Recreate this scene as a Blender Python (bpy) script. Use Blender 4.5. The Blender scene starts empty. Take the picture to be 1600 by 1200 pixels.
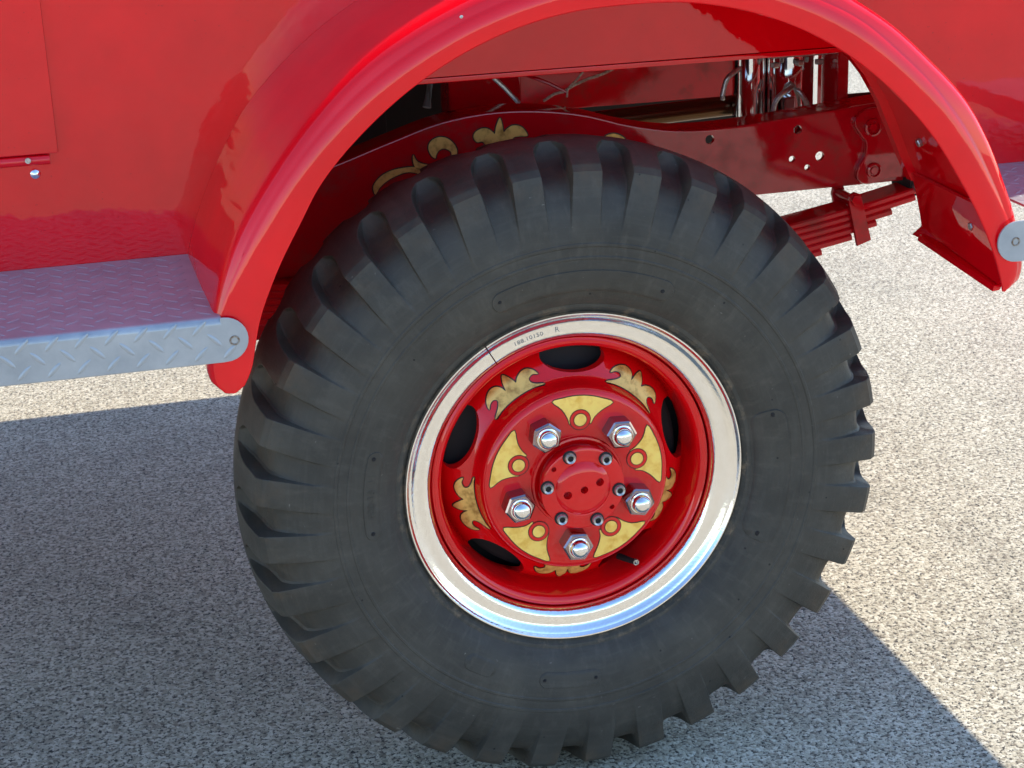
import bpy, bmesh, math, random
from mathutils import Vector, Matrix, noise
from mathutils.geometry import delaunay_2d_cdt
random.seed(7)
S = bpy.context.scene
COL = S.collection
H = 0.53                                   # height of the wheel axis above the ground
PI = math.pi
R = math.radians

# ------------------------------------------------------------------ camera
cam_d = bpy.data.cameras.new('camera')
cam = bpy.data.objects.new('camera', cam_d); COL.objects.link(cam)
rows = [(0.96957, -0.24228, -0.03506), (0.11182, 0.31091, 0.94384), (0.21777, 0.91904, -0.32854)]
rt, up, fw = [Vector(v).normalized() for v in rows]
cam.matrix_world = Matrix.Translation((-0.7031, -2.5437, 1.0834 + H)) @ Matrix((rt, up, -fw)).transposed().to_4x4()
cam_d.sensor_width = 36.0; cam_d.lens = 63.0
cam_d.clip_start = 0.05; cam_d.clip_end = 600
cam_d.dof.use_dof = True; cam_d.dof.focus_distance = 2.62; cam_d.dof.aperture_fstop = 20.0
S.camera = cam

# ------------------------------------------------------------------ sky, sun, exposure
SUN = Vector((0.74, 0.30, 1.0)).normalized()
w = bpy.data.worlds.new('World'); S.world = w; w.use_nodes = True
nt = w.node_tree; nt.nodes.clear()
sky = nt.nodes.new('ShaderNodeTexSky'); sky.sky_type = 'NISHITA'; sky.sun_disc = False
sky.sun_elevation = math.asin(SUN.z); sky.sun_rotation = math.atan2(SUN.x, SUN.y)
sky.altitude = 50; sky.air_density = 1.0; sky.dust_density = 0.1; sky.ozone_density = 4.0
bg = nt.nodes.new('ShaderNodeBackground'); bg.inputs[1].default_value = 0.15
wo = nt.nodes.new('ShaderNodeOutputWorld')
nt.links.new(sky.outputs[0], bg.inputs[0]); nt.links.new(bg.outputs[0], wo.inputs[0])
sd = bpy.data.lights.new('sun', 'SUN'); sd.energy = 2.5; sd.angle = R(0.53); sd.color = (1.0, 0.925, 0.79)
so = bpy.data.objects.new('sun', sd); COL.objects.link(so)
so.rotation_euler = (-SUN).to_track_quat('-Z', 'Y').to_euler(); so.location = SUN * 12
S.view_settings.view_transform = 'Standard'; S.view_settings.look = 'None'
S.view_settings.exposure = 1.30; S.view_settings.gamma = 1.0
S.view_settings.use_curve_mapping = False
S.render.engine = 'CYCLES'
S.cycles.max_bounces = 10; S.cycles.use_denoising = True

# ------------------------------------------------------------------ materials
def mat(name):
    m = bpy.data.materials.new(name); m.use_nodes = True
    n = m.node_tree; b = n.nodes['Principled BSDF']
    return m, n, b
def nd(n, t, **kw):
    x = n.nodes.new(t)
    for k, v in kw.items():
        if k.startswith('i_'): x.inputs[k[2:].replace('_', ' ')].default_value = v
        else: setattr(x, k, v)
    return x
def ramp(n, src, stops):
    r = n.nodes.new('ShaderNodeValToRGB'); e = r.color_ramp.elements
    while len(e) < len(stops): e.new(0.5)
    for q, (pos, c) in zip(e, stops):
        q.position = pos; q.color = (c[0], c[1], c[2], 1) if not isinstance(c, (int, float)) else (c, c, c, 1)
    n.links.new(src, r.inputs[0]); return r
def mixc(n, fac, a, b):
    x = n.nodes.new('ShaderNodeMix'); x.data_type = 'RGBA'
    for s, v in ((x.inputs[0], fac), (x.inputs[6], a), (x.inputs[7], b)):
        if hasattr(v, 'is_linked'): n.links.new(v, s)
        elif isinstance(v, (int, float)): s.default_value = v
        else: s.default_value = (v[0], v[1], v[2], 1)
    return x.outputs[2]
def ocoord(n): return n.nodes.new('ShaderNodeTexCoord').outputs['Object']
def noi(n, co, scale, detail=3, rough=0.55):
    x = n.nodes.new('ShaderNodeTexNoise'); n.links.new(co, x.inputs['Vector'])
    x.inputs['Scale'].default_value = scale; x.inputs['Detail'].default_value = detail; x.inputs['Roughness'].default_value = rough
    return x.outputs['Fac']
def bump(n, hgt, dist, strength=1.0, nrm=None):
    b = n.nodes.new('ShaderNodeBump'); b.inputs['Strength'].default_value = strength; b.inputs['Distance'].default_value = dist
    n.links.new(hgt, b.inputs['Height'])
    if nrm is not None: n.links.new(nrm, b.inputs['Normal'])
    return b.outputs[0]

RED = (0.92, 0.0008, 0.008)
def red_paint(name, wave=0.0007, peel=0.00002, rough=0.28, coat=1.0, col=RED, speck=0.0, ior=1.65, grime=0.0):
    m, n, b = mat(name); co = ocoord(n)
    v = noi(n, co, 9, 4)
    r = ramp(n, v, [(0.3, tuple(c * 0.86 for c in col)), (0.7, col)])
    c = r.outputs[0]
    if speck:
        sp = ramp(n, noi(n, co, 190, 2), [(0.69, 0), (0.735, 1)])
        mask = ramp(n, noi(n, co, 7, 2), [(0.45, 0), (0.62, 1)])
        mu = n.nodes.new('ShaderNodeMath'); mu.operation = 'MULTIPLY'
        n.links.new(sp.outputs[0], mu.inputs[0]); n.links.new(mask.outputs[0], mu.inputs[1])
        mu2 = n.nodes.new('ShaderNodeMath'); mu2.operation = 'MULTIPLY'; mu2.inputs[1].default_value = speck
        n.links.new(mu.outputs[0], mu2.inputs[0])
        c = mixc(n, mu2.outputs[0], c, (0.10, 0.004, 0.006))
    if grime:
        gr = ramp(n, noi(n, co, 16, 6, 0.75), [(0.50, 0), (0.78, grime)]); c = mixc(n, gr.outputs[0], c, (0.12, 0.055, 0.040))
        cw = ramp(n, noi(n, co, 16, 6, 0.75), [(0.50, coat), (0.78, coat * 0.45)]); n.links.new(cw.outputs[0], b.inputs['Coat Weight'])
    n.links.new(c, b.inputs['Base Color'])
    b.inputs['Roughness'].default_value = rough
    b.inputs['Specular IOR Level'].default_value = 0.0
    if not grime: b.inputs['Coat Weight'].default_value = coat
    b.inputs['Coat IOR'].default_value = ior
    cr = ramp(n, noi(n, co, 22, 5, 0.65), [(0.35, 0.012), (0.75, 0.05)])
    n.links.new(cr.outputs[0], b.inputs['Coat Roughness'])
    n1 = bump(n, noi(n, co, 4.2, 1.5, 0.4), wave * 5)
    n1b = bump(n, noi(n, co, 26, 2, 0.5), wave * 0.35, 1.0, n1)
    n2 = bump(n, noi(n, co, 320, 2), peel * 0.5, 1.0, n1b)
    n.links.new(n2, b.inputs['Coat Normal']); n.links.new(n1, b.inputs['Normal'])
    return m
M = {}
M['body'] = red_paint('red_body_paint', wave=0.0013, speck=0.3, ior=1.6)
M['fender'] = red_paint('red_fender_paint', wave=0.0005, ior=1.52)
M['frame'] = red_paint('red_frame_paint', wave=0.0006, peel=0.00008, col=(0.50, 0.003, 0.010), speck=0.4, rough=0.4, grime=0.7)
M['wheel'] = red_paint('red_wheel_paint', wave=0.0002, rough=0.33, col=(0.80, 0.003, 0.006), ior=1.55)
M['spring'] = red_paint('red_spring_paint', wave=0.0003, peel=0.0001, rough=0.45, col=(0.60, 0.006, 0.012), coat=0.5, grime=0.8)

m, n, b = mat('chrome'); co = ocoord(n)
b.inputs['Metallic'].default_value = 1.0
r = ramp(n, noi(n, co, 130, 4, 0.7), [(0.35, (0.95, 0.945, 0.93)), (0.8, (0.86, 0.85, 0.82))]); n.links.new(r.outputs[0], b.inputs['Base Color'])
r = ramp(n, noi(n, co, 85, 6, 0.8), [(0.40, 0.03), (0.62, 0.10), (0.8, 0.30)]); n.links.new(r.outputs[0], b.inputs['Roughness'])
n.links.new(bump(n, noi(n, co, 240, 3), 0.00022), b.inputs['Normal'])
M['chrome'] = m
m, n, b = mat('bright_chrome'); b.inputs['Metallic'].default_value = 1.0; b.inputs['Base Color'].default_value = (0.86, 0.86, 0.86, 1); b.inputs['Roughness'].default_value = 0.06
M['chrome2'] = m
m, n, b = mat('chrome_painted_reflection'); b.inputs['Metallic'].default_value = 1.0; b.inputs['Base Color'].default_value = (0.34, 0.27, 0.28, 1); b.inputs['Roughness'].default_value = 0.12  # dark maroon base paints in the red wheel reflected by the hex nuts
M['chrome3'] = m
m, n, b = mat('zinc'); co = ocoord(n); b.inputs['Metallic'].default_value = 0.9
r = ramp(n, noi(n, co, 300, 3), [(0.3, (0.34, 0.32, 0.29)), (0.7, (0.62, 0.61, 0.58))]); n.links.new(r.outputs[0], b.inputs['Base Color'])
b.inputs['Roughness'].default_value = 0.38; M['zinc'] = m
m, n, b = mat('rusty_bolt'); co = ocoord(n); b.inputs['Metallic'].default_value = 0.5
r = ramp(n, noi(n, co, 260, 3), [(0.35, (0.16, 0.08, 0.035)), (0.6, (0.33, 0.30, 0.26))]); n.links.new(r.outputs[0], b.inputs['Base Color'])
b.inputs['Roughness'].default_value = 0.6; M['rust'] = m
def plain(name, c, rough=0.5, metal=0.0):
    m, n, b = mat(name); b.inputs['Base Color'].default_value = (*c, 1); b.inputs['Roughness'].default_value = rough; b.inputs['Metallic'].default_value = metal
    return m
M['black'] = plain('black_steel', (0.008, 0.006, 0.006), 0.7)
M['outline'] = plain('dark_outline_paint', (0.030, 0.006, 0.006), 0.35)
M['bronze'] = plain('dark_bronze', (0.10, 0.05, 0.02), 0.25, 0.8)
M['grey'] = plain('grey_hose', (0.11, 0.105, 0.10), 0.5)
M['stamp'] = plain('stamped_mark', (0.22, 0.21, 0.19), 0.6)
m, n, b = mat('cord'); co = ocoord(n)
r = ramp(n, noi(n, co, 250, 2), [(0.4, (0.30, 0.16, 0.11)), (0.6, (0.52, 0.40, 0.31))]); n.links.new(r.outputs[0], b.inputs['Base Color']); b.inputs['Roughness'].default_value = 0.8
M['cord'] = m
def gold(name, a, c2, sc):
    m, n, b = mat(name); co = ocoord(n)
    r = ramp(n, noi(n, co, sc, 3, 0.6), [(0.30, c2), (0.52, a), (0.8, tuple(min(1, x * 1.12) for x in a))])
    n.links.new(r.outputs[0], b.inputs['Base Color']); b.inputs['Roughness'].default_value = 0.42
    b.inputs['Metallic'].default_value = 0.35; b.inputs['Specular IOR Level'].default_value = 0.3; b.inputs['Coat Weight'].default_value = 0.4; b.inputs['Coat Roughness'].default_value = 0.08
    return m
M['gold'] = gold('gold_leaf_bright', (1.0, 0.68, 0.16), (0.82, 0.46, 0.07), 48)
M['gold2'] = gold('gold_leaf_aged', (0.84, 0.53, 0.14), (0.46, 0.24, 0.05), 60)

m, n, b = mat('tyre_rubber'); co = ocoord(n)
sx = n.nodes.new('ShaderNodeSeparateXYZ'); n.links.new(co, sx.inputs[0])
cb = n.nodes.new('ShaderNodeCombineXYZ'); n.links.new(sx.outputs[0], cb.inputs[0]); n.links.new(sx.outputs[2], cb.inputs[1])
ln = n.nodes.new('ShaderNodeVectorMath'); ln.operation = 'LENGTH'; n.links.new(cb.outputs[0], ln.inputs[0])
base = ramp(n, noi(n, co, 11, 6, 0.65), [(0.3, (0.044, 0.039, 0.031)), (0.55, (0.060, 0.053, 0.042)), (0.8, (0.088, 0.078, 0.061))])
shl = ramp(n, ln.outputs['Value'], [(0.455, 0), (0.492, 1), (0.506, 1), (0.516, 0.1)])
dn = ramp(n, noi(n, co, 17, 5, 0.7), [(0.42, 0), (0.72, 0.75)])
mu = n.nodes.new('ShaderNodeMath'); mu.operation = 'MULTIPLY'; n.links.new(shl.outputs[0], mu.inputs[0]); n.links.new(dn.outputs[0], mu.inputs[1])
c = mixc(n, mu.outputs[0], base.outputs[0], (0.105, 0.070, 0.042))
bead = ramp(n, ln.outputs['Value'], [(0.278, 1), (0.289, 0.9), (0.294, 0)])
bn = ramp(n, noi(n, co, 26, 5, 0.75), [(0.52, 0), (0.66, 0.8)])
mu = n.nodes.new('ShaderNodeMath'); mu.operation = 'MULTIPLY'; n.links.new(bead.outputs[0], mu.inputs[0]); n.links.new(bn.outputs[0], mu.inputs[1])
c = mixc(n, mu.outputs[0], c, (0.20, 0.14, 0.085))
sc = ramp(n, noi(n, co, 55, 6, 0.8), [(0.69, 0), (0.74, 0.35)])
c = mixc(n, sc.outputs[0], c, (0.13, 0.125, 0.11))
vo = n.nodes.new('ShaderNodeTexVoronoi'); vo.inputs['Scale'].default_value = 26; n.links.new(co, vo.inputs['Vector'])
dk = ramp(n, vo.outputs['Distance'], [(0.035, 1), (0.055, 0)])
c = mixc(n, dk.outputs[0], c, (0.006, 0.006, 0.006))
at = n.nodes.new('ShaderNodeMath'); at.operation = 'ARCTAN2'; n.links.new(sx.outputs[2], at.inputs[0]); n.links.new(sx.outputs[0], at.inputs[1])
def polar(fa, fr):
    m1 = n.nodes.new('ShaderNodeMath'); m1.operation = 'MULTIPLY'; m1.inputs[1].default_value = fa; n.links.new(at.outputs[0], m1.inputs[0])
    m2 = n.nodes.new('ShaderNodeMath'); m2.operation = 'MULTIPLY'; m2.inputs[1].default_value = fr; n.links.new(ln.outputs['Value'], m2.inputs[0])
    cc = n.nodes.new('ShaderNodeCombineXYZ'); n.links.new(m1.outputs[0], cc.inputs[0]); n.links.new(m2.outputs[0], cc.inputs[1]); n.links.new(sx.outputs[1], cc.inputs[2]); return cc.outputs[0]
st1 = ramp(n, noi(n, polar(5, 120), 1.0, 3, 0.6), [(0.50, 0), (0.80, 0.22)])
c = mixc(n, st1.outputs[0], c, (0.120, 0.108, 0.088))
st2 = ramp(n, noi(n, polar(22, 22), 1.0, 4, 0.65), [(0.52, 0), (0.80, 0.35)])
c = mixc(n, st2.outputs[0], c, (0.135, 0.118, 0.092))
st3 = ramp(n, noi(n, polar(30, 110), 1.0, 2, 0.7), [(0.72, 0), (0.78, 0.7)])
c = mixc(n, st3.outputs[0], c, (0.20, 0.18, 0.15))
n.links.new(c, b.inputs['Base Color'])
rr = ramp(n, noi(n, co, 14, 4), [(0.3, 0.46), (0.75, 0.70)]); n.links.new(rr.outputs[0], b.inputs['Roughness'])
b.inputs['Specular IOR Level'].default_value = 0.28
n1 = bump(n, noi(n, co, 9, 4), 0.004); n2 = bump(n, noi(n, co, 260, 4, 0.7), 0.0006, 1.0, n1)
n.links.new(n2, b.inputs['Normal'])
M['rubber'] = m

m, n, b = mat('tread_plate_metal'); co = ocoord(n)
r = ramp(n, noi(n, co, 14, 5, 0.65), [(0.3, (0.33, 0.355, 0.38)), (0.7, (0.45, 0.475, 0.495))])
sp = ramp(n, noi(n, co, 75, 4, 0.7), [(0.70, 0), (0.76, 0.6)])
c = mixc(n, sp.outputs[0], r.outputs[0], (0.22, 0.19, 0.15)); n.links.new(c, b.inputs['Base Color'])
b.inputs['Metallic'].default_value = 0.35; b.inputs['Roughness'].default_value = 0.34; b.inputs['Specular IOR Level'].default_value = 0.3
n.links.new(bump(n, noi(n, co, 320, 3), 0.0001), b.inputs['Normal']); M['plate'] = m

m, n, b = mat('aggregate_paving'); co = ocoord(n)
n1 = noi(n, co, 128, 2.5, 0.7)
vo = n.nodes.new('ShaderNodeTexVoronoi'); vo.inputs['Scale'].default_value = 138; n.links.new(co, vo.inputs['Vector'])
hs = n.nodes.new('ShaderNodeSeparateColor'); n.links.new(vo.outputs['Color'], hs.inputs[0])
stones = ramp(n, hs.outputs[0], [(0.0, (0.23, 0.19, 0.135)), (0.22, (0.385, 0.335, 0.24)), (0.6, (0.49, 0.435, 0.32)), (1.0, (0.65, 0.59, 0.455))])
pits = ramp(n, n1, [(0.408, 1), (0.455, 0)])
c = mixc(n, pits.outputs[0], stones.outputs[0], (0.068, 0.058, 0.046))
n3 = noi(n, co, 92, 2, 0.6); big = ramp(n, n3, [(0.345, 1), (0.375, 0)])
c = mixc(n, big.outputs[0], c, (0.040, 0.035, 0.029))
vb = n.nodes.new('ShaderNodeTexVoronoi'); vb.inputs['Scale'].default_value = 88; n.links.new(co, vb.inputs['Vector'])
vs_ = ramp(n, vb.outputs['Distance'], [(0.20, 0.55), (0.30, 0.0)])
hb = n.nodes.new('ShaderNodeSeparateColor'); n.links.new(vb.outputs['Color'], hb.inputs[0])
bs = ramp(n, hb.outputs[1], [(0.0, (0.16, 0.14, 0.11)), (0.5, (0.50, 0.45, 0.34)), (1.0, (0.70, 0.66, 0.55))])
c = mixc(n, vs_.outputs[0], c, bs.outputs[0])
wv = ramp(n, noi(n, co, 2.6, 6, 0.65), [(0.28, 0.78), (0.5, 1.0), (0.75, 1.08)])
mm = n.nodes.new('ShaderNodeMix'); mm.data_type = 'RGBA'; mm.blend_type = 'MULTIPLY'; mm.inputs[0].default_value = 1.0
n.links.new(c, mm.inputs[6]); n.links.new(wv.outputs[0], mm.inputs[7]); n.links.new(mm.outputs[2], b.inputs['Base Color'])
b.inputs['Roughness'].default_value = 0.8; b.inputs['Specular IOR Level'].default_value = 0.3
n1b = bump(n, n1, 0.0022); n.links.new(bump(n, vo.outputs['Distance'], -0.003, 0.5, n1b), b.inputs['Normal'])
M['ground'] = m
m, n, b = mat('grit_stone'); co = ocoord(n)
r = ramp(n, noi(n, co, 40, 2), [(0.35, (0.10, 0.085, 0.07)), (0.5, (0.40, 0.35, 0.27)), (0.65, (0.62, 0.57, 0.46))]); n.links.new(r.outputs[0], b.inputs['Base Color']); b.inputs['Roughness'].default_value = 0.85
M['grit'] = m

# ------------------------------------------------------------------ mesh helpers
def mesh_obj(name, verts, faces, material, parent=None, smooth=True, ang=35, flip=False):
    me = bpy.data.meshes.new(name); me.from_pydata([tuple(v) for v in verts], [], [tuple(f) for f in faces]); me.update()
    return finish(name, me, material, parent, smooth, ang)
def finish(name, me, material, parent, smooth=True, ang=35, wn=False):
    bm = bmesh.new(); bm.from_mesh(me)
    bmesh.ops.recalc_face_normals(bm, faces=bm.faces); bm.to_mesh(me); bm.free()
    if smooth:
        me.shade_smooth(); me.set_sharp_from_angle(angle=R(ang))
    me.materials.append(material)
    o = bpy.data.objects.new(name, me); COL.objects.link(o)
    if wn and smooth: weighted(o)
    place(o, parent); return o
def weighted(o):
    md = o.modifiers.new('weighted_normals', 'WEIGHTED_NORMAL'); md.keep_sharp = True; md.weight = 80
def place(o, parent):
    if parent is None: o.location = (0, 0, H)
    else:
        o.parent = parent
        if parent is TRUCK: o.location = (0, 0, H)      # parts are modelled about the wheel axis
def bm_obj(name, bm, material, parent=None, smooth=True, ang=35):
    me = bpy.data.meshes.new(name); bm.to_mesh(me); bm.free()
    return finish(name, me, material, parent, smooth, ang, True)
def lathe(profile, seg, a0=0.0, a1=2 * PI, closed=False):
    full = abs(a1 - a0 - 2 * PI) < 1e-6; nseg = seg if full else seg + 1
    V = []; F = []; k = len(profile)
    for i in range(nseg):
        a = a0 + (a1 - a0) * i / seg
        for (r_, y_) in profile: V.append((r_ * math.cos(a), y_, r_ * math.sin(a)))
    for i in range(seg):
        j = (i + 1) % nseg
        for q in range(k if closed else k - 1):
            q2 = (q + 1) % k
            F.append((i * k + q, j * k + q, j * k + q2, i * k + q2))
    if closed and not full:
        F.append(tuple(range(k))); F.append(tuple((nseg - 1) * k + q for q in range(k)))
    return V, F
def add_box(bm, x0, x1, y0, y1, z0, z1, bev=0.0):
    vs = [bm.verts.new(p) for p in ((x0, y0, z0), (x1, y0, z0), (x1, y1, z0), (x0, y1, z0), (x0, y0, z1), (x1, y0, z1), (x1, y1, z1), (x0, y1, z1))]
    fs = [bm.faces.new([vs[i] for i in f]) for f in ((0, 3, 2, 1), (4, 5, 6, 7), (0, 1, 5, 4), (1, 2, 6, 5), (2, 3, 7, 6), (3, 0, 4, 7))]
    if bev:
        es = list({e for f in fs for e in f.edges})
        bmesh.ops.bevel(bm, geom=es, offset=bev, segments=2, affect='EDGES', profile=0.6)
def box(name, x0, x1, y0, y1, z0, z1, m, parent, bev=0.002):
    bm = bmesh.new(); add_box(bm, x0, x1, y0, y1, z0, z1, bev); return bm_obj(name, bm, m, parent)
def prism_xz(name, poly, y0, y1, m, parent, bev=0.0, smooth=True):
    """polygon in x,z extruded along y"""
    bm = bmesh.new(); vs = [bm.verts.new((x, y0, z)) for x, z in poly]
    f = bm.faces.new(vs); g = bmesh.ops.extrude_face_region(bm, geom=[f])
    bmesh.ops.translate(bm, verts=[v for v in g['geom'] if isinstance(v, bmesh.types.BMVert)], vec=(0, y1 - y0, 0))
    bmesh.ops.recalc_face_normals(bm, faces=bm.faces)
    if bev:
        es = [e for e in bm.edges if abs(e.verts[0].co.y - e.verts[1].co.y) < 1e-7]
        bmesh.ops.bevel(bm, geom=es, offset=bev, segments=2, affect='EDGES', profile=0.6)
    return bm_obj(name, bm, m, parent, smooth)
def tube(pts, rad, seg=10, cap=True):
    pts = [Vector(p) for p in pts]; V = []; F = []
    up0 = Vector((0.13, 0.31, 0.9)).normalized()
    for i, p in enumerate(pts):
        d = (pts[min(i + 1, len(pts) - 1)] - pts[max(i - 1, 0)]).normalized()
        a = d.cross(up0)
        if a.length < 1e-3: a = d.cross(Vector((1, 0, 0)))
        a.normalize(); b_ = d.cross(a)
        rr_ = rad[i] if isinstance(rad, (list, tuple)) else rad
        for q in range(seg): V.append(p + a * rr_ * math.cos(2 * PI * q / seg) + b_ * rr_ * math.sin(2 * PI * q / seg))
    for i in range(len(pts) - 1):
        for q in range(seg): F.append((i * seg + q, i * seg + (q + 1) % seg, (i + 1) * seg + (q + 1) % seg, (i + 1) * seg + q))
    if cap: F.append(tuple(range(seg))); F.append(tuple((len(pts) - 1) * seg + q for q in range(seg)))
    return V, F
def cut(o, cutters):
    """boolean the cutters out of o, apply, delete them"""
    for c_ in cutters:
        md = o.modifiers.new('b', 'BOOLEAN'); md.object = c_; md.operation = 'DIFFERENCE'; md.solver = 'EXACT'
    bpy.context.view_layer.update()
    me = bpy.data.meshes.new_from_object(o.evaluated_get(bpy.context.evaluated_depsgraph_get()))
    old = o.data; o.modifiers.clear(); o.data = me; me.name = old.name; bpy.data.meshes.remove(old)
    me.shade_smooth(); me.set_sharp_from_angle(angle=R(35))
    for c_ in cutters:
        d = c_.data; bpy.data.objects.remove(c_); bpy.data.meshes.remove(d)
def cyl_y(x, z, y0, y1, r_, seg=24, sx=1.0, sz=1.0, rot=0.0):
    """closed cylinder along y as verts, faces (sx, sz squash it, rot turns it)"""
    V = []; F = []
    for y in (y0, y1):
        for q in range(seg):
            a = 2 * PI * q / seg; px, pz = r_ * sx * math.cos(a), r_ * sz * math.sin(a)
            V.append((x + px * math.cos(rot) - pz * math.sin(rot), y, z + px * math.sin(rot) + pz * math.cos(rot)))
    for q in range(seg): F.append((q, (q + 1) % seg, seg + (q + 1) % seg, seg + q))
    F.append(tuple(range(seg))); F.append(tuple(seg + q for q in range(seg)))
    return V, F
def catmull(P, k=4, closed=True):
    n_ = len(P); out = []
    for i in range(n_):
        p0, p1, p2, p3 = [Vector(P[(i + d) % n_]) for d in (-1, 0, 1, 2)]
        for j in range(k):
            t = j / k
            out.append(0.5 * ((2 * p1) + (p2 - p0) * t + (2 * p0 - 5 * p1 + 4 * p2 - p3) * t * t + (3 * p1 - p0 - 3 * p2 + p3) * t ** 3))
    return out
def offset_poly(P, d):
    n_ = len(P); area = sum(P[i].x * P[(i + 1) % n_].y - P[(i + 1) % n_].x * P[i].y for i in range(n_)); s = 1 if area > 0 else -1
    out = []
    for i in range(n_):
        t = (P[(i + 1) % n_] - P[i - 1])
        if t.length < 1e-9: out.append(P[i].copy()); continue
        t.normalize(); nrm = Vector((t.y, -t.x)) * s
        out.append(P[i] + nrm * d)
    return out
def fill(P, grid):
    """triangulated polygon with interior points on a grid"""
    n_ = len(P); vs = [Vector((p.x, p.y)) for p in P]
    x0, x1 = min(p.x for p in P), max(p.x for p in P); y0, y1 = min(p.y for p in P), max(p.y for p in P)
    x = x0 + grid / 2
    while x < x1:
        y = y0 + grid / 2
        while y < y1: vs.append(Vector((x, y))); y += grid
        x += grid
    r_ = delaunay_2d_cdt(vs, [], [list(range(n_))], 1, 1e-6)
    return r_[0], r_[2]
def text_geo(s, size):
    c_ = bpy.data.curves.new('t', 'FONT'); c_.body = s; c_.size = size; c_.align_x = 'CENTER'; c_.resolution_u = 2
    o = bpy.data.objects.new('t', c_); COL.objects.link(o); bpy.context.view_layer.update()
    me = bpy.data.meshes.new_from_object(o.evaluated_get(bpy.context.evaluated_depsgraph_get()))
    V = [v.co.copy() for v in me.vertices]; F = [tuple(p.vertices) for p in me.polygons]
    bpy.data.objects.remove(o); bpy.data.curves.remove(c_); bpy.data.meshes.remove(me)
    return V, F
def interp(tab, x):
    if x <= tab[0][0]: return tab[0][1]
    for (a, va), (b_, vb) in zip(tab, tab[1:]):
        if x <= b_: return va + (vb - va) * (x - a) / (b_ - a)
    return tab[-1][1]
def smooth_tab(tab, x):
    """Catmull-like smooth interpolation of a table"""
    if x <= tab[0][0]: return tab[0][1]
    if x >= tab[-1][0]: return tab[-1][1]
    for i in range(len(tab) - 1):
        a, va = tab[i]; b_, vb = tab[i + 1]
        if x <= b_:
            t = (x - a) / (b_ - a); h = b_ - a
            ma = (vb - tab[i - 1][1]) / (b_ - tab[i - 1][0]) if i else (vb - va) / h
            mb = (tab[i + 2][1] - va) / (tab[i + 2][0] - a) if i + 2 < len(tab) else (vb - va) / h
            return (2 * t ** 3 - 3 * t * t + 1) * va + (t ** 3 - 2 * t * t + t) * h * ma + (-2 * t ** 3 + 3 * t * t) * vb + (t ** 3 - t * t) * h * mb

# ------------------------------------------------------------------ the ground
TRUCK = None
me = bpy.data.meshes.new('ground')
me.from_pydata([(-220, -220, 0), (220, -220, 0), (220, 220, 0), (-220, 220, 0)], [], [(0, 1, 2, 3)])
me.materials.append(M['ground']); g = bpy.data.objects.new('ground', me); COL.objects.link(g)
g['kind'] = 'structure'; g['label'] = 'pale exposed aggregate paving, half in shadow'

# loose grit lying on the paving
V = []; F = []
for k in range(2600):
    x, y = random.uniform(-1.3, 2.6), random.uniform(-0.35, 3.2); r_ = random.choice((0.0012, 0.0016, 0.0022, 0.0032)) * random.uniform(0.7, 1.3)
    b0 = len(V); q_ = random.uniform(0, PI)
    for (dx, dy, dz) in ((1, 0, 0), (0.2, 0.9, 0), (-0.9, 0.3, 0), (-0.3, -0.8, 0), (0.1, 0.1, 0.9), (-0.3, 0.2, 0.7)):
        ddx, ddy = dx * random.uniform(0.7, 1.2), dy * random.uniform(0.7, 1.2)
        V.append((x + r_ * (ddx * math.cos(q_) - ddy * math.sin(q_)), y + r_ * (ddx * math.sin(q_) + ddy * math.cos(q_)), 0.0002 + r_ * dz * random.uniform(0.6, 1.1)))
    F += [(b0 + i_, b0 + j_, b0 + k_) for i_, j_, k_ in ((0, 1, 4), (1, 5, 4), (1, 2, 5), (2, 3, 5), (3, 4, 5), (3, 0, 4))]
me = bpy.data.meshes.new('loose_grit'); me.from_pydata(V, [], F); me.materials.append(M['grit'])
g = bpy.data.objects.new('loose_grit', me); COL.objects.link(g); g['kind'] = 'stuff'; g['label'] = 'loose pale and dark grit scattered on the paving'; g['category'] = 'grit'

# ------------------------------------------------------------------ the truck
TRUCK = bpy.data.objects.new('fire_truck', None); COL.objects.link(TRUCK)
TRUCK['label'] = 'glossy red vintage fire truck with gold scrollwork and diamond plate steps'
TRUCK['category'] = 'truck'
YB = 0.315                                  # plane of the body side

# body side sheet with the wheel arch cut out of its lower edge
BT = 1.75
poly = [(-2.4, 0.29), (-0.566, 0.29), (-0.546, 0.352), (-0.513, 0.438), (-0.479, 0.500), (-0.436, 0.570), (-0.404, 0.602),
        (0.575, 0.602), (0.618, 0.55), (0.647, 0.502), (0.690, 0.405), (0.715, 0.355), (1.22, 0.355), (1.22, 0.414), (1.352, 0.414), (1.352, BT), (-2.4, BT)]
body = prism_xz('body_panel', poly, YB, YB + 0.02, M['body'], TRUCK)
box('body_sill', -0.41, 0.585, YB - 0.004, YB + 0.05, 0.5925, 0.6008, M['body'], TRUCK, 0.0015)
box('far_body_panel', -2.4, 1.352, 2.40, 2.42, 0.414, BT, M['body'], TRUCK)
box('rear_panel', 1.353, 1.373, YB + 0.001, 2.42, 0.414, BT, M['body'], TRUCK)
box('roof', -2.4, 1.373, YB + 0.001, 2.42, BT + 0.001, BT + 0.03, M['body'], TRUCK)
box('floor', -2.4, 1.351, YB + 0.021, 2.399, 0.80, 0.82, M['frame'], TRUCK)
box('front_panel', -2.42, -2.401, YB + 0.001, 2.42, 0.29, BT, M['body'], TRUCK)

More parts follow.
